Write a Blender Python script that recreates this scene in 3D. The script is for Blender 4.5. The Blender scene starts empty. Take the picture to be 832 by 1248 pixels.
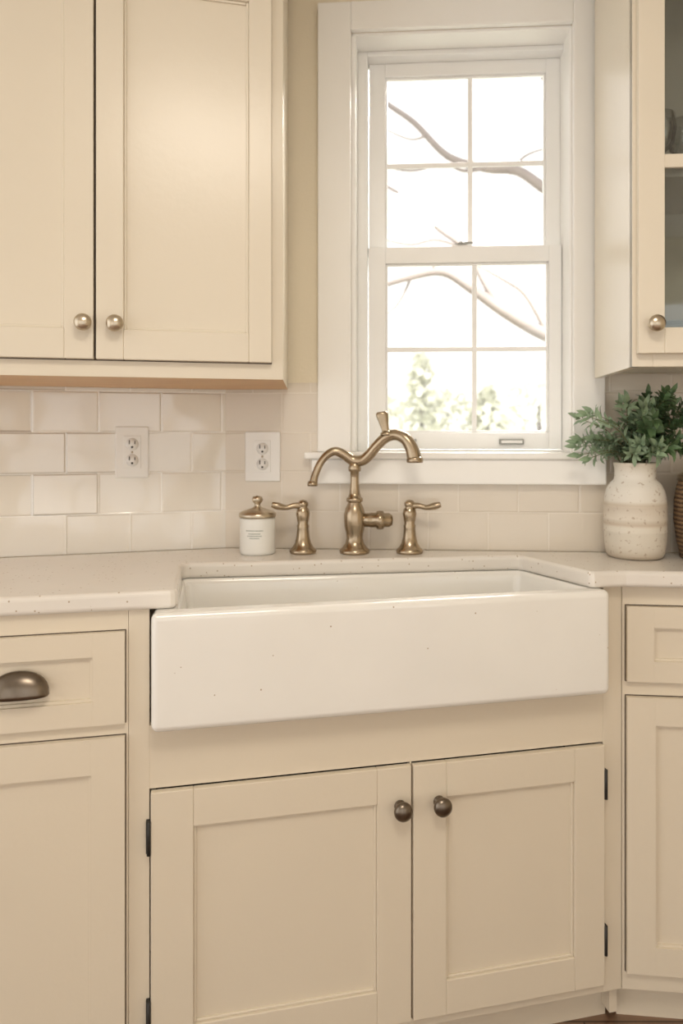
import bpy, bmesh, math, random
from mathutils import Vector, Matrix
random.seed(7)
S = 0.88          # working units -> metres
ZOFF = 0.03       # floor is at z=-0.03 in working units
EYE = 1.40

# ------------------------------------------------------------------ materials
def new_mat(name):
    m = bpy.data.materials.new(name); m.use_nodes = True
    nt = m.node_tree
    return m, nt, nt.nodes, nt.links, nt.nodes['Principled BSDF']

def paint(name, col, rough=0.4, var=0.03, bump=0.0, scale=6.0, metallic=0.0, coat=0.0, spec=0.5, bscale=None):
    m, nt, N, L, b = new_mat(name)
    tc = N.new('ShaderNodeTexCoord')
    nz = N.new('ShaderNodeTexNoise'); nz.inputs['Scale'].default_value = scale; nz.inputs['Detail'].default_value = 4
    L.new(tc.outputs['Object'], nz.inputs['Vector'])
    r = N.new('ShaderNodeValToRGB')
    r.color_ramp.elements[0].position = 0.3; r.color_ramp.elements[1].position = 0.7
    r.color_ramp.elements[0].color = tuple(max(0, c*(1-var)) for c in col)+(1,)
    r.color_ramp.elements[1].color = tuple(min(1, c*(1+var)) for c in col)+(1,)
    L.new(nz.outputs['Fac'], r.inputs['Fac']); L.new(r.outputs['Color'], b.inputs['Base Color'])
    b.inputs['Roughness'].default_value = rough; b.inputs['Metallic'].default_value = metallic
    b.inputs['Coat Weight'].default_value = coat
    b.inputs['Specular IOR Level'].default_value = spec
    if bump > 0:
        n2 = N.new('ShaderNodeTexNoise'); n2.inputs['Scale'].default_value = bscale or scale*12; n2.inputs['Detail'].default_value = 3
        L.new(tc.outputs['Object'], n2.inputs['Vector'])
        bp = N.new('ShaderNodeBump'); bp.inputs['Strength'].default_value = bump; bp.inputs['Distance'].default_value = 0.01
        L.new(n2.outputs['Fac'], bp.inputs['Height']); L.new(bp.outputs['Normal'], b.inputs['Normal'])
    return m

def tile_mat(name, c1, c2, grout, offx, rough=0.12, gl=1.0):
    m, nt, N, L, b = new_mat(name)
    tc = N.new('ShaderNodeTexCoord'); sp = N.new('ShaderNodeSeparateXYZ'); L.new(tc.outputs['Object'], sp.inputs[0])
    ax = N.new('ShaderNodeMath'); ax.operation='ADD'; ax.inputs[1].default_value = offx + 16.5; L.new(sp.outputs['X'], ax.inputs[0])
    az = N.new('ShaderNodeMath'); az.operation='ADD'; az.inputs[1].default_value = -1.074 + 0.111*20; L.new(sp.outputs['Z'], az.inputs[0])
    cb = N.new('ShaderNodeCombineXYZ'); L.new(ax.outputs[0], cb.inputs[0]); L.new(az.outputs[0], cb.inputs[1])
    def brick(ms, smooth, a, bb, g):
        br = N.new('ShaderNodeTexBrick'); L.new(cb.outputs[0], br.inputs['Vector'])
        br.inputs['Scale'].default_value = 1.0; br.inputs['Brick Width'].default_value = 0.165; br.inputs['Row Height'].default_value = 0.111
        br.inputs['Mortar Size'].default_value = ms; br.inputs['Mortar Smooth'].default_value = smooth; br.inputs['Bias'].default_value = 0.0
        br.inputs['Color1'].default_value = a; br.inputs['Color2'].default_value = bb; br.inputs['Mortar'].default_value = g
        br.offset = 0.5
        return br
    br = brick(.0018,.25,c1+(1,),c2+(1,),grout+(1,))
    L.new(br.outputs['Color'], b.inputs['Base Color'])
    mr = N.new('ShaderNodeMapRange'); mr.inputs['To Min'].default_value = rough; mr.inputs['To Max'].default_value = 0.7
    L.new(br.outputs['Fac'], mr.inputs['Value']); L.new(mr.outputs[0], b.inputs['Roughness'])
    # eased edge + per tile tilt + gently wavy glaze
    b2 = brick(.005,1.0,(0,0,0,1),(1,1,1,1),(.5,.5,.5,1))
    nz = N.new('ShaderNodeTexNoise'); nz.inputs['Scale'].default_value = 6; nz.inputs['Detail'].default_value = 0.5
    L.new(tc.outputs['Object'], nz.inputs['Vector'])
    iv = N.new('ShaderNodeMath'); iv.operation='MULTIPLY'; iv.inputs[1].default_value = -.35; L.new(b2.outputs['Fac'], iv.inputs[0])
    ml = N.new('ShaderNodeMath'); ml.operation='MULTIPLY'; ml.inputs[1].default_value = 2.4; L.new(nz.outputs['Fac'], ml.inputs[0])
    ad = N.new('ShaderNodeMath'); ad.operation='ADD'; L.new(iv.outputs[0], ad.inputs[0]); L.new(ml.outputs[0], ad.inputs[1])
    sc = N.new('ShaderNodeSeparateColor'); L.new(b2.outputs['Color'], sc.inputs[0])
    sb_ = N.new('ShaderNodeMath'); sb_.operation='SUBTRACT'; sb_.inputs[1].default_value=.5; L.new(sc.outputs[0], sb_.inputs[0])
    mt = N.new('ShaderNodeMath'); mt.operation='MULTIPLY'; L.new(sb_.outputs[0], mt.inputs[0]); L.new(sp.outputs['X'], mt.inputs[1])
    m5 = N.new('ShaderNodeMath'); m5.operation='MULTIPLY'; m5.inputs[1].default_value=8.0; L.new(mt.outputs[0], m5.inputs[0])
    a2 = N.new('ShaderNodeMath'); a2.operation='ADD'; L.new(ad.outputs[0], a2.inputs[0]); L.new(m5.outputs[0], a2.inputs[1])
    bp = N.new('ShaderNodeBump'); bp.inputs['Strength'].default_value = 0.7*gl; bp.inputs['Distance'].default_value = 0.004
    L.new(a2.outputs[0], bp.inputs['Height']); L.new(bp.outputs['Normal'], b.inputs['Normal'])
    L.new(bp.outputs['Normal'], b.inputs['Coat Normal'])
    b.inputs['Coat Weight'].default_value = .7*gl; b.inputs['Coat Roughness'].default_value = .07; b.inputs['Coat IOR'].default_value=1.6
    return m

def speckle_mat(name, base, dark, rough=0.2, scale=90, amount=0.12, thr=.55, coat=0.0):
    m, nt, N, L, b = new_mat(name)
    tc = N.new('ShaderNodeTexCoord')
    vo = N.new('ShaderNodeTexVoronoi'); vo.inputs['Scale'].default_value = scale; L.new(tc.outputs['Object'], vo.inputs['Vector'])
    r = N.new('ShaderNodeValToRGB'); r.color_ramp.elements[0].position = amount*0.7; r.color_ramp.elements[1].position = amount
    r.color_ramp.elements[0].color = (1,1,1,1); r.color_ramp.elements[1].color = (0,0,0,1)
    L.new(vo.outputs['Distance'], r.inputs['Fac'])
    sc = N.new('ShaderNodeSeparateColor'); L.new(vo.outputs['Color'], sc.inputs[0])
    gt = N.new('ShaderNodeMath'); gt.operation='GREATER_THAN'; gt.inputs[1].default_value = thr; L.new(sc.outputs[0], gt.inputs[0])
    mu = N.new('ShaderNodeMath'); mu.operation='MULTIPLY'; L.new(r.outputs['Color'], mu.inputs[0]); L.new(gt.outputs[0], mu.inputs[1])
    nz = N.new('ShaderNodeTexNoise'); nz.inputs['Scale'].default_value = 5; nz.inputs['Detail'].default_value = 5
    L.new(tc.outputs['Object'], nz.inputs['Vector'])
    r2 = N.new('ShaderNodeValToRGB'); r2.color_ramp.elements[0].position=.3; r2.color_ramp.elements[1].position=.7
    r2.color_ramp.elements[0].color = tuple(c*0.96 for c in base)+(1,); r2.color_ramp.elements[1].color = base+(1,)
    L.new(nz.outputs['Fac'], r2.inputs['Fac'])
    mx = N.new('ShaderNodeMix'); mx.data_type='RGBA'
    L.new(mu.outputs[0], mx.inputs[0]); L.new(r2.outputs['Color'], mx.inputs[6]); mx.inputs[7].default_value = dark+(1,)
    L.new(mx.outputs[2], b.inputs['Base Color']); b.inputs['Roughness'].default_value = rough
    b.inputs['Coat Weight'].default_value = coat
    return m

def wood_mat(name, c1, c2, rough=0.4, plank=False):
    m, nt, N, L, b = new_mat(name)
    tc = N.new('ShaderNodeTexCoord'); mp = N.new('ShaderNodeMapping'); mp.inputs['Scale'].default_value = (1, 9, 9)
    L.new(tc.outputs['Object'], mp.inputs[0])
    nz = N.new('ShaderNodeTexNoise'); nz.inputs['Scale'].default_value = 5; nz.inputs['Detail'].default_value = 8
    L.new(mp.outputs[0], nz.inputs['Vector'])
    r = N.new('ShaderNodeValToRGB'); r.color_ramp.elements[0].position=.3; r.color_ramp.elements[1].position=.7
    r.color_ramp.elements[0].color = c1+(1,); r.color_ramp.elements[1].color = c2+(1,)
    L.new(nz.outputs['Fac'], r.inputs['Fac'])
    if plank:
        br = N.new('ShaderNodeTexBrick'); L.new(tc.outputs['Object'], br.inputs['Vector'])
        br.inputs['Scale'].default_value=1; br.inputs['Brick Width'].default_value=1.1; br.inputs['Row Height'].default_value=.12
        br.inputs['Mortar Size'].default_value=.002
        br.inputs['Color1'].default_value=(1,1,1,1); br.inputs['Color2'].default_value=(.75,.72,.7,1); br.inputs['Mortar'].default_value=(.15,.12,.1,1)
        mx = N.new('ShaderNodeMix'); mx.data_type='RGBA'; mx.blend_type='MULTIPLY'; mx.inputs[0].default_value=1
        L.new(r.outputs['Color'], mx.inputs[6]); L.new(br.outputs['Color'], mx.inputs[7]); L.new(mx.outputs[2], b.inputs['Base Color'])
    else:
        L.new(r.outputs['Color'], b.inputs['Base Color'])
    b.inputs['Roughness'].default_value = rough
    return m

def glass_mat(name, gloss=0.08, tint=(1,1,1)):
    m = bpy.data.materials.new(name); m.use_nodes = True
    nt = m.node_tree; N = nt.nodes; L = nt.links
    N.remove(N['Principled BSDF']); out = N['Material Output']
    t = N.new('ShaderNodeBsdfTransparent'); t.inputs[0].default_value = tint+(1,)
    g = N.new('ShaderNodeBsdfGlossy'); g.inputs['Roughness'].default_value = 0.02
    fr = N.new('ShaderNodeFresnel'); fr.inputs[0].default_value = 1.3
    mu = N.new('ShaderNodeMath'); mu.operation='ADD'; mu.inputs[1].default_value = gloss*0.3; L.new(fr.outputs[0], mu.inputs[0])
    mx = N.new('ShaderNodeMixShader'); L.new(mu.outputs[0], mx.inputs[0]); L.new(t.outputs[0], mx.inputs[1]); L.new(g.outputs[0], mx.inputs[2])
    L.new(mx.outputs[0], out.inputs['Surface'])
    return m

M = {}
M['cab']   = paint('cabinet_paint', (.735,.655,.53), .36, .012, .03, 3, bscale=60)
M['cabup'] = paint('upper_cabinet_paint', (.765,.695,.575), .28, .012, .03, 3, bscale=60)
M['wall']  = paint('cream_wall_paint', (.84,.76,.60), .6, .015, .05, 2, bscale=120)
M['trim']  = paint('white_trim_paint', (.93,.92,.89), .35, .008)
M['vinyl'] = paint('white_vinyl', (.92,.92,.905), .3, .008)
M['ceil']  = paint('ceiling_paint', (.85,.83,.79), .8, .01)
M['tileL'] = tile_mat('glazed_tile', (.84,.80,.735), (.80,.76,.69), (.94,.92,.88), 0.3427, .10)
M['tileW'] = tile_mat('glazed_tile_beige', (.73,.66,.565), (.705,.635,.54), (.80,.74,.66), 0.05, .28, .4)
M['quartz']= speckle_mat('quartz', (.80,.755,.695), (.44,.35,.25), .20, 75, .16, .50)
M['sink']  = speckle_mat('fireclay', (.87,.85,.805), (.45,.36,.27), .14, 26, .055, .4, coat=.3)
M['brass'] = paint('antique_brass', (.42,.335,.235), .25, .12, 0, 20, metallic=1)
M['nickel']= paint('brushed_nickel', (.54,.465,.36), .28, .06, 0, 30, metallic=1)
M['bronze']= paint('dark_bronze', (.20,.165,.13), .3, .15, 0, 30, metallic=1)
M['black'] = paint('black_iron', (.02,.018,.016), .5, .1)
M['gapshade']   = paint('painted_gap_shade', (.09,.065,.045), .8, .1)  # shade between doors and frames, painted as a dark colour
M['wood']  = wood_mat('birch_ply', (.62,.36,.16), (.74,.46,.22))
M['floor'] = wood_mat('oak_floor', (.20,.12,.075), (.32,.20,.13), .35, plank=True)
M['plate'] = paint('outlet_plastic', (.88,.87,.85), .3, .01)
M['slot']  = paint('outlet_slot', (.03,.03,.03), .6, .1)
M['glass'] = glass_mat('window_glass')
M['cglass']= glass_mat('cabinet_glass', .2, (.85,.87,.86))
M['tumbler']=glass_mat('tumbler_glass', .6, (.93,.95,.95))
M['inner'] = paint('cabinet_interior', (.66,.62,.53), .6, .02)
M['china'] = paint('china', (.62,.68,.66), .2, .03)
M['leafA'] = paint('leaf_sage', (.27,.37,.235), .42, .3, 0, 30)
M['leafB'] = paint('leaf_green', (.11,.19,.085), .38, .3, 0, 30)
M['stem']  = paint('stem', (.16,.16,.07), .6, .2)
M['soil']  = paint('soil', (.05,.035,.02), .9, .2)
M['bark']  = paint('pale_bark', (.20,.18,.175), .9, .08, spec=.1)
M['bush']  = paint('hazed_bush_leaf', (.86,.87,.77), .8, .06, 0, 1)  # haze and overexposure put into the near-white leaf colour
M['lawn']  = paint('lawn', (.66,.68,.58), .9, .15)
M['grey']  = paint('latch_grey', (.30,.30,.28), .4, .05)

def vase_mat():
    m, nt, N, L, b = new_mat('stoneware')
    tc = N.new('ShaderNodeTexCoord'); sp = N.new('ShaderNodeSeparateXYZ'); L.new(tc.outputs['Object'], sp.inputs[0])
    nz = N.new('ShaderNodeTexNoise'); nz.inputs['Scale'].default_value = 90; nz.inputs['Detail'].default_value = 3
    L.new(tc.outputs['Object'], nz.inputs['Vector'])
    zr = N.new('ShaderNodeMapRange'); zr.inputs['From Min'].default_value=0.0; zr.inputs['From Max'].default_value=0.25
    L.new(sp.outputs['Z'], zr.inputs['Value'])
    cr = N.new('ShaderNodeValToRGB'); e = cr.color_ramp.elements
    e[0].position=0; e[0].color=(.55,.46,.36,1); e[1].position=1; e[1].color=(.66,.60,.50,1)
    for p,c in ((.10,(.66,.60,.51)),(.33,(.72,.67,.58)),(.36,(.58,.49,.39)),(.40,(.70,.64,.55)),(.52,(.68,.61,.52)),(.56,(.60,.52,.42)),(.60,(.76,.72,.65)),(.85,(.79,.755,.69))):
        x = e.new(p); x.color = c+(1,)
    L.new(zr.outputs[0], cr.inputs['Fac'])
    r = N.new('ShaderNodeValToRGB'); r.color_ramp.elements[0].position=.60; r.color_ramp.elements[1].position=.68
    r.color_ramp.elements[0].color=(0,0,0,1); r.color_ramp.elements[1].color=(.7,.7,.7,1)
    L.new(nz.outputs['Fac'], r.inputs['Fac'])
    mx = N.new('ShaderNodeMix'); mx.data_type='RGBA'; L.new(r.outputs['Color'], mx.inputs[0]); L.new(cr.outputs['Color'], mx.inputs[6])
    mx.inputs[7].default_value=(.40,.30,.21,1)
    L.new(mx.outputs[2], b.inputs['Base Color']); b.inputs['Roughness'].default_value=.5
    return m
M['vase'] = vase_mat()

def wicker_mat():
    m, nt, N, L, b = new_mat('wicker')
    tc = N.new('ShaderNodeTexCoord')
    w = N.new('ShaderNodeTexWave'); w.bands_direction='Z'; w.inputs['Scale'].default_value=28; w.inputs['Distortion'].default_value=2.5; w.inputs['Detail'].default_value=2; w.inputs['Detail Scale'].default_value=6
    L.new(tc.outputs['Object'], w.inputs['Vector'])
    r = N.new('ShaderNodeValToRGB'); r.color_ramp.elements[0].color=(.08,.045,.025,1); r.color_ramp.elements[1].color=(.30,.19,.10,1)
    L.new(w.outputs['Fac'], r.inputs['Fac']); L.new(r.outputs['Color'], b.inputs['Base Color'])
    bp = N.new('ShaderNodeBump'); bp.inputs['Strength'].default_value=.6; bp.inputs['Distance'].default_value=.005
    L.new(w.outputs['Fac'], bp.inputs['Height']); L.new(bp.outputs['Normal'], b.inputs['Normal']); b.inputs['Roughness'].default_value=.6
    return m
M['wicker'] = wicker_mat()

# ------------------------------------------------------------------ mesh builder
def catmull(pts, n=8):
    P = [Vector(p) for p in pts]; out = []
    for i in range(len(P)-1):
        p0 = P[max(i-1,0)]; p1 = P[i]; p2 = P[i+1]; p3 = P[min(i+2,len(P)-1)]
        for k in range(n):
            t = k/n
            out.append(0.5*((2*p1)+(-p0+p2)*t+(2*p0-5*p1+4*p2-p3)*t*t+(-p0+3*p1-3*p2+p3)*t**3))
    out.append(P[-1]); return out

class MB:
    def __init__(s): s.bm = bmesh.new(); s.mats = []
    def mi(s, k):
        if k not in s.mats: s.mats.append(k)
        return s.mats.index(k)
    def box(s, x0,x1,y0,y1,z0,z1, k):
        i = s.mi(k)
        v = [s.bm.verts.new(p) for p in ((x0,y0,z0),(x1,y0,z0),(x1,y1,z0),(x0,y1,z0),(x0,y0,z1),(x1,y0,z1),(x1,y1,z1),(x0,y1,z1))]
        for f in ((0,3,2,1),(4,5,6,7),(0,1,5,4),(1,2,6,5),(2,3,7,6),(3,0,4,7)):
            fc = s.bm.faces.new([v[j] for j in f]); fc.material_index = i
    def prism(s, poly, z0, z1, k, kb=None):
        i = s.mi(k); j = s.mi(kb) if kb else i
        a = sum(poly[n][0]*poly[(n+1)%len(poly)][1]-poly[(n+1)%len(poly)][0]*poly[n][1] for n in range(len(poly)))
        if a < 0: poly = poly[::-1]
        lo = [s.bm.verts.new((p[0],p[1],z0)) for p in poly]; hi = [s.bm.verts.new((p[0],p[1],z1)) for p in poly]
        f = s.bm.faces.new(hi); f.material_index = i
        f = s.bm.faces.new(lo[::-1]); f.material_index = j
        n = len(poly)
        for q in range(n):
            f = s.bm.faces.new((lo[q],lo[(q+1)%n],hi[(q+1)%n],hi[q])); f.material_index = i
    def loops(s, rings, k, cap0=True, cap1=True, smooth=True):
        i = s.mi(k); R = [[s.bm.verts.new(p) for p in r] for r in rings]; n = len(R[0])
        for a,b in zip(R[:-1],R[1:]):
            for q in range(n):
                f = s.bm.faces.new((a[q],a[(q+1)%n],b[(q+1)%n],b[q])); f.material_index=i; f.smooth=smooth
        if cap0: f = s.bm.faces.new(R[0][::-1]); f.material_index=i
        if cap1: f = s.bm.faces.new(R[-1]); f.material_index=i
    def lathe(s, prof, k, org=(0,0,0), axis='Z', seg=40, sy=1.0, cap0=True, cap1=True):
        org = Vector(org)
        if isinstance(axis, str):
            rot = {'Z':Matrix.Identity(3),'X':Matrix.Rotation(math.pi/2,3,'Y'),'-X':Matrix.Rotation(-math.pi/2,3,'Y'),'-Y':Matrix.Rotation(math.pi/2,3,'X'),'-Z':Matrix.Rotation(math.pi,3,'X')}[axis]
        else: rot = Vector((0,0,1)).rotation_difference(Vector(axis)).to_matrix()
        rings = []
        for r,z in prof:
            r = max(r,1e-4)
            rings.append([org+rot@Vector((r*math.cos(2*math.pi*q/seg), r*sy*math.sin(2*math.pi*q/seg), z)) for q in range(seg)])
        s.loops(rings, k, cap0, cap1)
    def tube(s, pts, rad, k, seg=16, n=8, flat=1.0, updir=None):
        P = catmull(pts, n) if n>1 else [Vector(p) for p in pts]
        Rr = [v.x for v in catmull([(r,0,0) for r in rad], n)] if n>1 else rad
        rings = []; prev = None
        for i,p in enumerate(P):
            t = (P[min(i+1,len(P)-1)]-P[max(i-1,0)]).normalized()
            if prev is None:
                u = updir if updir else (Vector((0,1,0)) if abs(t.y)<.9 else Vector((1,0,0)))
            else: u = prev
            u = (u - t*u.dot(t)).normalized(); prev = u; w = t.cross(u)
            rings.append([p + (u*math.cos(a)*flat + w*math.sin(a))*Rr[i] for a in [2*math.pi*q/seg for q in range(seg)]])
        s.loops(rings, k)
    def frame_door(s, x0,x1,z0,z1, yf, th, st, k, sl=None, sr=None, rt=None, rb=None, panel=True, rec=.011, mid=None):
        """shaker frame door, front at y=yf, thickness th behind it"""
        sl = sl or st; sr = sr or st; rt = rt or st; rb = rb or st
        s.box(x0,x0+sl,yf,yf+th,z0,z1,k); s.box(x1-sr,x1,yf,yf+th,z0,z1,k)
        s.box(x0+sl,x1-sr,yf,yf+th,z1-rt,z1,k); s.box(x0+sl,x1-sr,yf,yf+th,z0,z0+rb,k)
        if panel:
            s.box(x0+sl-.001,x1-sr+.001,yf+rec,yf+th-.002,z0+rb-.001,z1-rt+.001,k)
            b = .006; y1 = yf+rec*.55
            s.box(x0+sl,x0+sl+b,y1,yf+rec+.001,z0+rb,z1-rt,k); s.box(x1-sr-b,x1-sr,y1,yf+rec+.001,z0+rb,z1-rt,k)
            s.box(x0+sl+b,x1-sr-b,y1,yf+rec+.001,z1-rt-b,z1-rt,k); s.box(x0+sl+b,x1-sr-b,y1,yf+rec+.001,z0+rb,z0+rb+b,k)
    def done(s, name, parent=None, bevel=0, seg=2, loc=None, rotz=0):
        me = bpy.data.meshes.new(name); s.bm.normal_update()
        bmesh.ops.recalc_face_normals(s.bm, faces=s.bm.faces)
        s.bm.to_mesh(me); s.bm.free()
        for k in s.mats: me.materials.append(M[k])
        o = bpy.data.objects.new(name, me); bpy.context.scene.collection.objects.link(o)
        if parent: o.parent = parent
        if loc: o.location = loc
        o.rotation_euler[2] = rotz
        if bevel:
            b = o.modifiers.new('bevel','BEVEL'); b.width = bevel; b.segments = seg; b.limit_method='ANGLE'; b.angle_limit=math.radians(40)
            b.harden_normals = False
        return o

def empty(name, loc=(0,0,0), rotz=0):
    e = bpy.data.objects.new(name, None); bpy.context.scene.collection.objects.link(e)
    e.location = loc; e.rotation_euler[2] = rotz; e.empty_display_size=.05
    return e

# plan frames (origin, angle)
A_W = math.radians(-4.0);  O_W = (0,2.08,0)          # window wall
A_L = math.atan(.30);      O_L = (-.3768,2.1063,0)   # left wall (corner origin)
A_C = math.atan(.2309);    O_C = (0,1.6277,0)        # base cabinet faces
A_R = math.radians(-6.0);  O_R = (.6327,1.7738,0)    # right base
O_U = (0,1.7624,0)                                   # upper left faces (angle A_C)
O_V = (.6123,1.65,0)                                 # upper right

def wpt(org, ang, s, n):
    return (org[0]+math.cos(ang)*s-math.sin(ang)*n, org[1]+math.sin(ang)*s+math.cos(ang)*n)

# ------------------------------------------------------------------ room shell
CE = 2.82
wo0, wo1, wz0, wz1 = -.0185, .592, 1.335, 2.531   # window opening
mb = MB(); T=.17
sL = -.3777; sR = 2.2
mb.box(sL,wo0,0,T,-.03,CE,'wall'); mb.box(wo1,sR,0,T,-.03,CE,'wall')
mb.box(wo0,wo1,0,T,-.03,wz0,'wall'); mb.box(wo0,wo1,0,T,wz1,CE,'wall')
mb.done('wall_back', loc=O_W, rotz=A_W)
mb = MB(); mb.box(-2.6,0.02,0.0,.15,-.03,CE,'wall'); mb.done('wall_left', loc=O_L, rotz=A_L)
mb = MB(); mb.box(-3,3,-3.2,2.3,-.08,-.03,'floor'); mb.done('floor')
mb = MB(); mb.box(-3,3,-2.3,2.3,CE,CE+.05,'ceil'); mb.done('ceiling')
mb = MB(); mb.box(2.05,2.15,-1.2,1.95,-.03,CE,'wall'); mb.done('wall_right')
# unseen wall added behind the photographer; its openings shape fill light and reflections
mb = MB()
for a,b_ in ((-3,-2.1),(-.75,-.25),(1.1,1.6),(2.6,3)):
    mb.box(a,b_,-2.3,-2.2,-.03,CE,'wall')
mb.box(-2.1,-.75,-2.3,-2.2,2.35,CE,'wall'); mb.box(-.25,1.1,-2.3,-2.2,2.35,CE,'wall'); mb.box(1.6,2.6,-2.3,-2.2,2.35,CE,'wall')
for a,b_ in ((-2.1,-.75),(-.25,1.1),(1.6,2.6)):
    m_=(a+b_)/2; mb.box(m_-.04,m_+.04,-2.28,-2.22,-.03,2.35,'trim'); mb.box(a,b_,-2.28,-2.22,1.15,1.2,'trim')
mb.done('added_front_wall')

# tiles
TT=1.547
mb = MB(); mb.box(-2.5,-.001,-.008,0,1.08,TT,'tileL'); mb.done('backsplash_tile', loc=O_L, rotz=A_L)
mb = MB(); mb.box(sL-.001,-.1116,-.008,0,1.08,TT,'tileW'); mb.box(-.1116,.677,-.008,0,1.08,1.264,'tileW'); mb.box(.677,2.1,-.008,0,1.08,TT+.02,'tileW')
mb.done('backsplash_tile', loc=O_W, rotz=A_W)

# ------------------------------------------------------------------ window
mb = MB()
c0,c1 = -.1116,.677; ct=2.61
mb.box(c0,wo0,-.022,0,1.352,ct,'trim'); mb.box(wo1,c1,-.022,0,1.352,ct,'trim'); mb.box(wo0,wo1,-.022,0,wz1,ct,'trim')
mb.done('trim_1', loc=O_W, rotz=A_W, bevel=.003)
mb = MB()
mb.box(-.146,c1,-.045,0,1.333,1.352,'trim'); mb.box(wo0+.001,wo1-.001,0,.09,1.335,1.352,'trim')
mb.box(c0-.015,c1,-.036,0,1.264,1.333,'trim')
mb.done('trim_2', loc=O_W, rotz=A_W, bevel=.004)
win = empty('window_1', O_W, A_W)
mb = MB()   # jamb lining & frame
mb.box(wo0,wo0+.012,0,.17,1.352,wz1,'trim'); mb.box(wo1-.006,wo1+.004,0,.17,1.352,wz1,'trim'); mb.box(wo0,wo1,0,.17,wz1-.008,wz1+.003,'trim')
mb.box(wo0+.012,.022,.085,.17,1.352,wz1-.008,'vinyl')
mb.box(.022,.596,.085,.17,2.508,wz1-.008,'vinyl')
mb.box(wo0+.012,.596,.09,.17,1.335,1.357,'vinyl')
mb.done('jamb', win, .002)
mb = MB()   # lower sash
def sash(mb,x0,x1,z0,z1,gx0,gx1,gz0,gz1,y0,y1,mx,mz):
    mb.box(x0,gx0,y0,y1,z0,z1,'vinyl'); mb.box(gx1,x1,y0,y1,z0,z1,'vinyl')
    mb.box(gx0,gx1,y0,y1,z0,gz0,'vinyl'); mb.box(gx0,gx1,y0,y1,gz1,z1,'vinyl')
    b=.006
    for (a,c,d,e) in ((gx0,gx0+b,gz0,gz1),(gx1-b,gx1,gz0,gz1),(gx0,gx1,gz0,gz0+b),(gx0,gx1,gz1-b,gz1)):
        mb.box(a,c,y0+.008,y1-.002,d,e,'vinyl')
    ym=(y0+y1)/2+.002
    mb.box(mx-.007,mx+.007,ym-.005,ym+.005,gz0,gz1,'vinyl'); mb.box(gx0,gx1,ym-.0045,ym+.0045,mz-.007,mz+.007,'vinyl')
sash(mb,.024,.584,1.358,1.952,.075,.548,1.407,1.904,.100,.126,.335,1.652)
mb.done('lower_sash', win, .0018)
mb = MB()
sash(mb,.024,.586,1.93,2.508,.073,.545,1.955,2.468,.130,.156,.325,2.205)
mb.done('upper_sash', win, .0018)
mb = MB(); mb.box(.075,.548,.1165,.1175,1.407,1.904,'glass'); mb.box(.073,.545,.1465,.1475,1.955,2.468,'glass'); mb.done('glazing', win)
mb = MB()
mb.box(.27,.325,.100,.126,1.952,1.956,'vinyl'); mb.lathe([(.017,0),(.017,.006),(.008,.009),(.006,.013)],'grey',(.297,.113,1.955),seg=20); mb.box(.292,.33,.106,.112,1.960,1.966,'grey')
mb.box(.125,.165,.088,.101,1.372,1.388,'grey'); mb.box(.405,.475,.088,.101,1.372,1.388,'grey')
mb.box(.41,.47,.085,.088,1.376,1.384,'plate')
mb.done('sash_lock', win, .001)

# ------------------------------------------------------------------ countertop
fl_x=-1.6
slab = [(fl_x,1.611+.2309*fl_x),(-.400,1.5187),(-.386,1.521),(-.378,1.527),(-.3745,1.540)]
slab += [(-.432,1.815),(-.432,1.832),(-.420,1.8425),(.405,1.957),(.422,1.957),(.434,1.945),(.536,1.738),(.541,1.727),(.552,1.722),
        (.60,1.733),(.63,1.7365),(.66,1.733),(1.9,1.733-.105*1.24)]
slab += [wpt(O_W,A_W,1.9/.99756+.02,-.009), wpt(O_W,A_W,sL,-.011), (fl_x, 2.2193+.3*fl_x-.009)]
mb = MB(); mb.prism(slab,1.041,1.08,'quartz'); ct_o = mb.done('countertop', bevel=.010, seg=4)

# ------------------------------------------------------------------ farmhouse sink
mb = MB(); i = mb.mi('sink'); bm = mb.bm
A=(-.4146,1.475); B=(.5847,1.703)
oT = [A,B,(.475,1.995),(-.478,1.872)]
iT = [(-.371,1.533),(.529,1.738),(.425,1.957),(-.431,1.838)]
iB = [(-.35,1.565),(.495,1.758),(.405,1.925),(-.405,1.81)]
zt=1.0405; zb=.80
VoT=[bm.verts.new((p[0],p[1],zt)) for p in oT]; ViT=[bm.verts.new((p[0],p[1],zt)) for p in iT]
ViB=[bm.verts.new((p[0],p[1],.845)) for p in iB]; VoB=[bm.verts.new((p[0],p[1],zb)) for p in oT]
for q in range(4):
    r=(q+1)%4
    bm.faces.new((VoB[q],VoB[r],VoT[r],VoT[q])); bm.faces.new((VoT[q],VoT[r],ViT[r],ViT[q])); bm.faces.new((ViT[q],ViT[r],ViB[r],ViB[q]))
bm.faces.new(ViB); bm.faces.new(VoB[::-1])
so = mb.done('farmhouse_sink', bevel=.017, seg=6)
for p in so.data.polygons: p.use_smooth=True
so.modifiers['bevel'].harden_normals=True
mb = MB(); mb.lathe([(.045,0),(.045,.003),(.036,.004),(.030,-.004+.006),(.0,.001)],'nickel',(.05,1.80,.8455)); mb.done('drain', so)

# ------------------------------------------------------------------ knobs, pulls
def knob(mb,k,x,y,z,r):
    mb.lathe([(r*.62,0),(r*.62,r*.15),(r*.40,r*.3),(r*.38,r*.7),(r*.75,r*.95),(r*.98,r*1.2),(r,r*1.4),(r*.93,r*1.62),(r*.6,r*1.85),(r*.25,r*1.95),(0,r*1.97)],k,(x,y,z),'-Y',seg=32)

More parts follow.
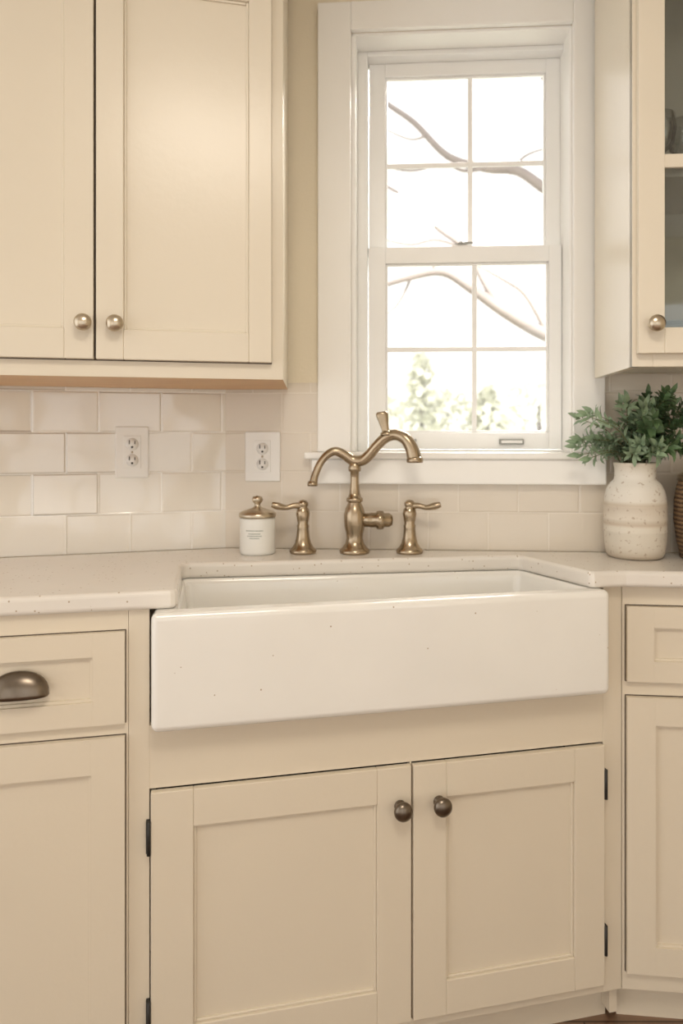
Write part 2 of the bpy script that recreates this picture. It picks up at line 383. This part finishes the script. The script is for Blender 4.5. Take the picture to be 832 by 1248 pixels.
# ------------------------------------------------------------------ sink base cabinet
sb = empty('sink_base_cabinet', O_C, A_C)
mb = MB(); FT=.02
sx0,sx1=-.4897+.006,.6493
mb.box(sx0,-.4425,0,FT,.07,1.04,'cab')            # left stile
mb.box(.600,sx1,0,FT,.07,1.04,'cab')             # right stile
mb.box(-.4425,.600,0,FT,.6675,.798,'cab')          # rail under sink
mb.box(-.4425,.600,0,FT,.07,.0925,'cab')           # bottom rail
mb.box(.119,.123,0,FT,.0925,.6675,'cab')
mb.done('face_frame', sb, .0008)
mb = MB(); mb.box(sx0,sx0+.015,FT,.30,.0,1.03,'cab'); mb.box(sx1-.02,sx1,FT,.16,.0,1.03,'cab'); mb.box(sx0,sx1-.02,FT,.18,.075,.09,'wood')
mb.box(-.438,.605,.19,.2,.09,.79,'gapshade')  # dark board painting the shade behind the doors
mb.done('carcass', sb)
mb = MB(); mb.box(sx0,sx1-.01,.055,.07,-.03,.07,'cab'); mb.done('toe_kick', sb)
mb = MB(); mb.frame_door(-.4395,.1185,.096,.664,-.014,.0175,.078,'cab',sl=.086); mb.done('door_left', sb, .0018)
mb = MB(); mb.frame_door(.1235,.5967,.096,.664,-.014,.0175,.078,'cab'); mb.done('door_right', sb, .0018)
mb = MB(); knob(mb,'bronze',.092,-.014,.579,.021); knob(mb,'bronze',.1827,-.014,.579,.021); mb.done('knobs', sb)
mb = MB()
for z in (.575,.205): 
    mb.box(.598,.605,-.012,-.0,z-.035,z+.03,'black'); mb.lathe([(.004,0),(.004,.07)],'black',(.5995,-.014,z-.038),seg=12)
    mb.box(-.449,-.442,-.012,0,z-.035,z+.03,'black'); mb.lathe([(.004,0),(.004,.07)],'black',(-.4435,-.014,z-.038),seg=12)
mb.done('hinges', sb)

# ------------------------------------------------------------------ left base
lb = empty('base_cabinet', O_C, A_C)
mb = MB()
lx0=-1.45; lx1=-.4897+.0055
mb.box(lx0,lx1,0,.02,.07,1.04,'cab'); mb.box(lx0,lx1,.02,.30,.07,1.03,'cab'); mb.box(lx0,lx1,.055,.07,-.03,.07,'cab')
mb.done('carcass', lb, .0006)
mb = MB(); mb.box(-.8840,-.4885,-.0008,0,.8092,1.0008,'gapshade'); mb.box(-.8840,-.4885,-.0008,0,.094,.7867,'gapshade'); mb.done('reveal_shade', lb)  # thin dark sheets paint the shadow line around drawer and door
mb = MB(); mb.frame_door(-.8815,-.4905,.8115,.9987,-.014,.0135,.062,'cab',rt=.048,rb=.048); mb.done('drawer_front', lb, .0018)
mb = MB(); mb.frame_door(-.8815,-.4905,.096,.7845,-.014,.0135,.065,'cab',rt=.072); mb.done('door', lb, .0018)
mb = MB(); mb.frame_door(-1.30,-.905,.096,.9987,-.014,.0135,.065,'cab',rt=.072); mb.done('door_far', lb, .0018)
# cup pull: quarter dome, open at the bottom
mb = MB(); cx,cz=-.690,.884; W=.056; H=.050; D=.030
rings=[]
for a in range(0,17):
    th = math.pi*a/16            # along width
    rings.append([(cx-W*math.cos(th), -.014-D*math.sin(th)**.6*math.cos(b)*1.0, cz+H*math.sin(th)**.75*math.sin(b)) for b in [math.pi/2*j/10 for j in range(11)]])
ii=mb.mi('bronze'); VV=[[mb.bm.verts.new(p) for p in r] for r in rings]
for a in range(16):
    for b in range(10):
        f=mb.bm.faces.new((VV[a][b],VV[a+1][b],VV[a+1][b+1],VV[a][b+1])); f.smooth=True; f.material_index=ii
bmesh.ops.remove_doubles(mb.bm, verts=mb.bm.verts, dist=1e-5)
po = mb.done('cup_pull', lb); sm=po.modifiers.new('s','SOLIDIFY'); sm.thickness=.002

# ------------------------------------------------------------------ right base
rb = empty('base_cabinet', O_R, A_R)
mb = MB(); mb.box(.001,1.2,0,.02,.07,1.04,'cab'); mb.box(.03,1.2,.02,.20,.07,1.03,'cab'); mb.box(.0,1.2,.05,.065,-.03,.07,'cab'); mb.done('carcass', rb, .0006)
mb = MB(); mb.box(.0075,.404,-.0008,0,.8095,.9935,'gapshade'); mb.box(.0075,.404,-.0008,0,.1135,.7775,'gapshade'); mb.done('reveal_shade', rb)  # painted shadow outline behind the fronts, as on the left base
mb = MB(); mb.frame_door(.010,.402,.812,.991,-.014,.0135,.062,'cab',rt=.05,rb=.05); mb.done('drawer_front', rb, .0018)
mb = MB(); mb.frame_door(.010,.402,.116,.775,-.014,.0135,.066,'cab'); mb.done('door', rb, .0018)
mb = MB(); mb.frame_door(.43,.82,.116,.991,-.014,.0135,.066,'cab'); mb.done('door_far', rb, .0018)
mb = MB(); knob(mb,'bronze',.206,-.014,.90,.02); knob(mb,'bronze',.37,-.014,.70,.02); mb.done('knobs', rb)

# ------------------------------------------------------------------ upper left
ul = empty('wall_cabinet', (0,0,0), 0)
fl=-1.35
e=.012
poly=[(fl,1.7624+.2309*fl),(-.1741,1.7222),wpt(O_W,A_W,-.197,-e),wpt(O_W,A_W,sL+.002,-e),(fl,2.2193+.3*fl-e)]
mb = MB(); mb.prism(poly,1.528,2.80,'cabup','wood'); mb.done('carcass', ul, .0015)
uf = empty('faces', O_U, A_C); uf.parent = ul
mb = MB(); mb.box(-.984,-.2054,-.0008,0,1.564,2.455,'gapshade'); mb.done('reveal_shade', uf)  # dark sheet painting the shadow lines around the upper doors
mb = MB(); mb.frame_door(-.5909,-.2074,1.566,2.452,-.019,.018,.056,'cabup',sl=.058,sr=.052,rb=.066,rt=.062); mb.done('door_right', uf, .002)
mb = MB(); mb.frame_door(-.982,-.596,1.566,2.452,-.019,.018,.060,'cabup',rb=.066,rt=.062); mb.done('door_left', uf, .002)
mb = MB(); knob(mb,'nickel',-.5495,-.019,1.642,.0185); knob(mb,'nickel',-.6149,-.019,1.642,.0185); mb.done('knobs', uf)

# ------------------------------------------------------------------ upper right (glass door)
ur = empty('glass_door_wall_cabinet', O_V, A_W)
mb = MB(); zb0=1.552; X1=.46; DP=.335
mb.box(0,.018,0,DP,zb0,2.80,'cabup'); mb.box(X1-.018,X1,0,DP,zb0,2.80,'cabup')
mb.box(.018,X1-.018,.02,DP,zb0+.014,zb0+.03,'inner'); mb.box(.018,X1-.018,.02,DP,2.56,2.80,'cabup')
mb.box(.018,X1-.018,DP-.01,DP,zb0+.03,2.56,'inner')
mb.box(.0185,.0205,.02,DP-.01,zb0+.03,2.56,'inner'); mb.box(X1-.0205,X1-.0185,.02,DP-.01,zb0+.03,2.56,'inner')
mb.box(.0205,X1-.0205,.03,DP-.01,1.985,2.003,'inner')
mb.box(.0,.045,-.0005,.0195,zb0,2.80,'cabup'); mb.box(X1-.045,X1,-.0005,.0195,zb0,2.80,'cabup')
mb.box(.045,X1-.045,-.0005,.0195,zb0,zb0+.045,'cabup'); mb.box(.045,X1-.045,-.0005,.0195,2.52,2.80,'cabup')
mb.done('carcass', ur, .0015)
mb = MB(); mb.frame_door(.008,.44,1.580,2.56,-.02,.019,.057,'cabup',panel=False); mb.box(.065,.383,-.017,-.004,1.990,2.020,'cabup'); mb.done('door', ur, .0018)
mb = MB(); mb.box(.064,.384,-.010,-.008,1.636,2.504,'cglass'); mb.done('door_glass', ur)
mb = MB(); knob(mb,'nickel',.040,-.020,1.643,.0185); mb.done('knob', ur)
def inworld(s,n): return wpt(O_V,A_W,s,n)
p=inworld(.135,.12)
mb = MB()
for j in range(7):
    z=j*.011; mb.lathe([(.045,z),(.05,z+.003),(.082,z+.012),(.084,z+.013),(.080,z+.014),(.048,z+.006),(0,z+.005)],'china',(0,0,0),seg=40)
mb.done('plate_stack', loc=(p[0],p[1],zb0+.0305))
for j,(s,n) in enumerate(((.10,.12),(.17,.16),(.25,.12))):
    p=inworld(s,n); mb=MB(); mb.lathe([(.0,.0),(.026,.0),(.027,.002),(.008,.006),(.005,.02),(.005,.06),(.012,.068),(.032,.09),(.038,.12),(.034,.16),(.032,.16),(.036,.12),(.03,.092),(.01,.072),(0,.07)],'tumbler',seg=28,cap0=False,cap1=False)
    mb.done('wine_glass', loc=(p[0],p[1],2.0035))

# ------------------------------------------------------------------ outlets
def outlet(name_loc, rot, w, h):
    mb = MB(); mb.box(-w/2,w/2,-.005,0,-h/2,h/2,'plate'); pl = mb.done('electrical_outlet', loc=name_loc, rotz=rot, bevel=.003)
    mb = MB(); mb.box(-.023,.023,-.0075,-.0045,-.045,.045,'plate'); mb.done('insert', pl, .001)
    mb = MB()
    for zc in (.022,-.022):
        mb.lathe([(.017,0),(.017,.0012),(.0,.0013)],'plate',(0,-.0074,zc),'-Y',seg=28)
        mb.box(-.0085,-.006,-.0092,-.0085,zc,zc+.011,'slot'); mb.box(.006,.0085,-.0092,-.0085,zc,zc+.009,'slot')
        mb.lathe([(.003,0),(.003,.0006),(0,.0007)],'slot',(0,-.0086,zc-.008),'-Y',seg=14)
    mb.lathe([(.003,0),(.003,.001),(0,.0012)],'nickel',(0,-.0075,0),'-Y',seg=14)
    mb.done('receptacle', pl)
p=wpt(O_L,A_L,-.2552,-.0082); outlet((p[0],p[1],1.3526),A_L,.087,.140)
p=wpt(O_W,A_W,-.2689,-.0082); outlet((p[0],p[1],1.339),A_W,.100,.140)

# ------------------------------------------------------------------ faucet
K=.00222
def V(x,y,z): return (x*K,y*K,z*K)
fa = empty('faucet', ((432-436)/900*2.0, 2.0, 1.0803))
def lat(mb,prof,org=(0,0,0),axis='Z',**kw): mb.lathe([(r*K,z*K) for r,z in prof],'brass',V(*org),axis,**kw)
mb = MB()
lat(mb,[(18,0),(18.5,2),(18,4.5),(15,7),(11.5,12),(10,18),(10.5,24),(12.5,32),(13.2,40),(13,47),(11,55),(8,61),(8,62),(10,63),(10,67),(8,68),(6.5,73),(5.4,82),(5.2,92),(5.6,99),(7.5,100),(7.8,103),(7.2,106),(6,112),(0,114)])
lat(mb,[(8,0),(8.5,14),(9,15),(9,22),(11,23),(11.5,27),(11,31),(8.5,32),(8.5,38),(6,42),(0,43)],(4,0,40),'X')
mb.done('body', fa)
mb = MB()
pts=[(-50,-6,85),(-48,-5,95),(-42,-4,109),(-34,-3,119),(-24,-2,124),(-13,-1,120),(-2,0,113),(9,-2,113),(18,-5,120),(27,-9,131),(38,-13,141),(50,-17,144),(61,-21,139),(68,-23,128),(71,-24,116)]
rad=[5.2,4.6,4.5,4.8,5.4,6,6.8,6.8,6.5,6.3,6.5,6.8,7.4,8.2,8.8]
mb.tube([V(*p) for p in pts],[r*K for r in rad],'brass',seg=24)
lat(mb,[(6.2,0),(6.4,3),(5.2,6)],(-51,-6,82),'Z'); lat(mb,[(9.6,0),(10,2),(9.8,5),(8.6,7)],(71.5,-24,111),'Z')
mb.tube([V(38,-13,140),V(37,-12,150),V(35,-11,160),V(33,-10,169),V(32.5,-10,172)],[4*K,4.5*K,6*K,7.5*K,5*K],'brass',seg=20,flat=.45)
lat(mb,[(8,0),(8,3),(5,6)],(39,-13.5,143),'Z')
mb.done('spout', fa)
def handle(u,sx,nm):
    mb = MB(); ox=u-432
    lat(mb,[(16,0),(16.5,2),(16,4.5),(13,7),(10,12),(8,20),(7,30),(7.5,33),(6.3,36),(7.5,42),(8.5,48),(7.5,53),(5,56),(6.5,58),(6.5,61),(4,64),(0,65)],(ox,0,0))
    mb.tube([V(ox,0,57),V(ox+sx*10,-3,58),V(ox+sx*20,-6,56),V(ox+sx*30,-8,58),V(ox+sx*37,-9,60)],[4.5*K,3.6*K,3.2*K,4.4*K,3.2*K],'brass',seg=16)
    mb.done(nm, fa)
handle(369,-1,'handle_left'); handle(499,1,'handle_right')

# ------------------------------------------------------------------ soap jar
jl=((314-436)/900*2.0, 1.995, 1.0803)
M['jar']=paint('jar_ceramic',(.80,.79,.75),.25,.02)
M['label']=paint('jar_print',(.42,.44,.40),.5,.2,0,200)
mb = MB(); mb.lathe([(.044,0),(.047,.003),(.0475,.01),(.0475,.092),(.046,.098),(.040,.100)],'jar'); 
jo = mb.done('ceramic_jar', loc=jl)
mb = MB(); mb.lathe([(.049,.098),(.050,.100),(.050,.108),(.044,.113),(.025,.119),(.012,.124),(.008,.128),(.008,.134),(.013,.139),(.015,.146),(.012,.153),(.0,.156)],'nickel'); mb.done('lid', jo)
mb = MB()
for j,z in enumerate((.066,.058,.052,.046)):
    w=(.5,.35,.42,.28)[j]
    rr=.0478; th=.0014
    n=14; ii=mb.mi('label'); a0=-math.pi/2-.05-w; a1=-math.pi/2-.05+w
    vs=[[mb.bm.verts.new((rr*math.cos(a0+(a1-a0)*q/n),rr*math.sin(a0+(a1-a0)*q/n),zz)) for q in range(n+1)] for zz in (z-th,z+th)]
    for q in range(n): f=mb.bm.faces.new((vs[0][q],vs[0][q+1],vs[1][q+1],vs[1][q])); f.material_index=ii
mb.done('print', jo)

# ------------------------------------------------------------------ potted plant
pv = empty('potted_plant', (.727,1.938,1.0803))
mb = MB()
prof=[(.060,0),(.068,.003),(.073,.012),(.0775,.04),(.0785,.068),(.0795,.070),(.0785,.072),(.079,.10),(.080,.102),(.079,.104),(.0788,.132),(.0798,.134),(.0785,.137),(.077,.155),(.073,.175),(.064,.192),(.054,.202),(.0515,.210),(.0515,.232),(.054,.240),(.055,.246),(.052,.248),(.047,.244),(.046,.225)]
mb.lathe(prof,'vase',cap1=False,seg=56); mb.lathe([(.0465,.224),(.0,.226)],'soil',cap0=False,cap1=False); mb.done('stoneware_vase', pv)
def leaf(mb,k,p,d,up,L,W):
    d=d.normalized(); w=d.cross(up); 
    if w.length<1e-3: w=Vector((1,0,0))
    w.normalize(); n=w.cross(d).normalized(); i=mb.mi(k)
    prof=((0,0,0),(.18,.55,.03),(.45,1,.06),(.75,.72,.05),(1,0,-.04))
    c=[mb.bm.verts.new(p+d*L*t+n*L*h) for t,_,h in prof]
    l=[mb.bm.verts.new(p+d*L*t+w*W*.5*a+n*(L*h+W*.18*a)) for t,a,h in prof[1:4]]
    r=[mb.bm.verts.new(p+d*L*t-w*W*.5*a+n*(L*h+W*.18*a)) for t,a,h in prof[1:4]]
    for s_,inv in ((l,0),(r,1)):
        fs=[(c[0],c[1],s_[0]),(c[1],c[2],s_[1],s_[0]),(c[2],c[3],s_[2],s_[1]),(c[3],c[4],s_[2])]
        for f in fs:
            f=mb.bm.faces.new(f if not inv else f[::-1]); f.material_index=i; f.smooth=True
ms=MB(); ml=MB()
for j in range(58):
    right = random.random()<.42
    k='leafB' if right else 'leafA'
    tx = random.uniform(.0,.145) if right else random.uniform(-.155,.03)
    ty = random.uniform(-.09,.035)
    h = random.uniform(.02,.20 if not right else .205)*(1-.35*(abs(tx)/.15)**2)
    st=Vector((random.uniform(-.03,.03),random.uniform(-.03,.03),.225))
    en=Vector((tx,ty,.245+h)); 
    mid=st.lerp(en,.5)+Vector((-tx*.12,-ty*.1,.03))
    P=catmull([st,mid,en],6)
    ms.tube([st,mid,en],[.0016,.0013,.0008],'stem',seg=6,n=6)
    for q in range(3,len(P)):
        t=(P[min(q+1,len(P)-1)]-P[q-1]).normalized()
        for sgn in (0,1):
            ang=q*2.4+sgn*math.pi+random.uniform(-.4,.4)
            side=Matrix.Rotation(ang,3,t)@t.orthogonal()
            d=(side*.9+t*random.uniform(.45,.9))
            L=random.uniform(.028,.044) if right else random.uniform(.026,.040)
            tip=P[q]+d.normalized()*L
            if tip.y>.075: continue
            if tip.z>.452: continue
            leaf(ml,k,P[q],d,t,L,L*(.50 if right else .34))
    if en.z<.42: leaf(ml,k,en,(en-mid),Vector((0,-1,.2)),.038,.014)
ms.done('stems',pv); ml.done('leaves',pv)

# ------------------------------------------------------------------ wicker basket
mb = MB(); mb.lathe([(.070,0),(.078,.004),(.088,.05),(.094,.10),(.093,.15),(.086,.19),(.080,.205)],'wicker',seg=48,cap1=False)
mb.lathe([(.078,.200),(.086,.202),(.088,.214),(.082,.220),(.076,.216)],'nickel',seg=48,cap0=False,cap1=False)
mb.lathe([(.080,.21),(.060,.232),(.02,.243),(.015,.246),(.016,.256),(0,.262)],'wicker',seg=40,cap0=False)
mb.done('wicker_basket', loc=(.913,1.90,1.0803))

# ------------------------------------------------------------------ outdoors
def px(u,v,Y): return ((u-436)/900*Y, Y, EYE+(530-v)/900*Y)
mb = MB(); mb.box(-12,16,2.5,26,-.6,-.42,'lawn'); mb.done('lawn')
mb = MB()
def br(pts,r0,r1,Y0=5.0,dy=0):
    n=len(pts); P=[px(u,v,Y0+dy*i/(n-1)) for i,(u,v) in enumerate(pts)]
    mb.tube(P,[r0+(r1-r0)*i/(n-1) for i in range(n)],'bark',seg=8,n=5)
br([(800,860),(790,640),(785,480),(770,300),(765,120),(740,-100)],.13,.08)
br([(785,470),(730,430),(665,408),(615,380),(575,352),(540,332),(500,338),(455,352)],.062,.018,5,.4)
br([(770,320),(720,262),(667,232),(630,208),(592,205),(545,190),(505,150),(470,125),(440,98)],.048,.016,5,.8)
br([(605,375),(590,345),(565,302),(535,280),(500,245),(455,218)],.024,.011,5.2,.2)
br([(592,205),(565,208),(540,200),(500,208),(455,200)],.016,.009,5.4)
br([(765,200),(700,150),(640,60),(600,10)],.03,.012)
br([(540,335),(515,315),(490,305),(450,312)],.013,.007,5.3)
br([(560,300),(530,292),(500,298),(460,290)],.012,.007,5.3)
br([(667,408),(640,360),(612,340),(580,322)],.016,.008,5.1)
br([(500,340),(485,370),(460,392)],.010,.005,5.4)
br([(620,212),(640,190),(668,180)],.011,.006,5.3)
br([(520,165),(500,170),(470,158)],.010,.005,5.3)
mb.done('bare_tree')
# hedge row + evergreens in the distance (one planting)
mb=MB()
def bush(loc,rx,rz,n,ls,cone=False):
    o=Vector(loc)
    for j in range(n):
        a=random.uniform(0,2*math.pi); h=random.random()
        rr = rx*((1-h)**.8 if cone else math.sqrt(max(0,1-(2*h-1)**2)))*random.uniform(.5,1.08)
        p=o+Vector((rr*math.cos(a),rr*math.sin(a),h*rz)); d=Vector((random.gauss(0,1),random.gauss(0,1),random.gauss(0,.6)))
        leaf(mb,'bush',p,d,Vector((0,0,1)),ls,ls*.6)
    mb.tube([o,o+Vector((0,0,rz*.5)),o+Vector((0,0,rz*.85))],[.06,.05,.02],'bark',seg=8,n=3)
for (x,y,rx,rz,c) in ((.95,11.0,.85,2.95,True),(2.1,12,.9,2.5,True),(2.7,11,1.0,2.6,False),(.2,12,1.0,2.5,False),(3.6,12,.9,2.9,True),(1.5,12.4,.9,2.5,False),(4.6,12,1.1,2.7,False),(-1,12,1.2,2.6,False)):
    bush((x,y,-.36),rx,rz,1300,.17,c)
mb.done('evergreen_hedge')

# ------------------------------------------------------------------ scale to metres
for o in bpy.context.scene.objects:
    if o.parent is None:
        o.location = (o.location.x*S, o.location.y*S, (o.location.z+ZOFF)*S); o.scale = (S,S,S)

# ------------------------------------------------------------------ lights
w = bpy.data.worlds.new('World'); bpy.context.scene.world = w; w.use_nodes=True
bg = w.node_tree.nodes['Background']; bg.inputs[0].default_value=(1.0,.97,.93,1); bg.inputs[1].default_value=1.72
def area(name,loc,target,size,energy,col,sy=None):
    l=bpy.data.lights.new(name,'AREA'); l.energy=energy; l.color=col; l.size=size
    if sy: l.shape='RECTANGLE'; l.size_y=sy
    o=bpy.data.objects.new(name,l); bpy.context.scene.collection.objects.link(o)
    o.location=loc; o.rotation_euler=(Vector(target)-Vector(loc)).to_track_quat('-Z','Y').to_euler()
area('window_daylight',(1.1,3.3,3.6),(.1,1.4,.8),1.8,620,(1,.955,.88))
area('added_ceiling_fill',(.1,.0,2.44),(.1,.0,0),.6,18,(1,.91,.78))  # added unseen lamp, warm fill from overhead
sl=bpy.data.lights.new('sun','SUN'); sl.energy=3.0; sl.angle=math.radians(4); sl.color=(1,.96,.89)
so_=bpy.data.objects.new('sun',sl); bpy.context.scene.collection.objects.link(so_)
so_.rotation_euler=Vector((.25,.75,-.85)).to_track_quat('-Z','Y').to_euler()

# ------------------------------------------------------------------ camera
cam = bpy.data.cameras.new('camera'); co = bpy.data.objects.new('camera',cam); bpy.context.scene.collection.objects.link(co)
co.location=(0,0,(EYE+ZOFF)*S); co.rotation_euler=(math.pi/2,0,0)
cam.sensor_fit='VERTICAL'; cam.sensor_height=36; cam.sensor_width=24; cam.lens=900/1248*36
cam.shift_x=-(436-416)/1248; cam.shift_y=-(624-530)/1248
cam.clip_start=.05
cam.dof.use_dof=True; cam.dof.focus_distance=1.62*S; cam.dof.aperture_fstop=2.8
bpy.context.scene.camera=co
bpy.context.scene.view_settings.view_transform='Standard'
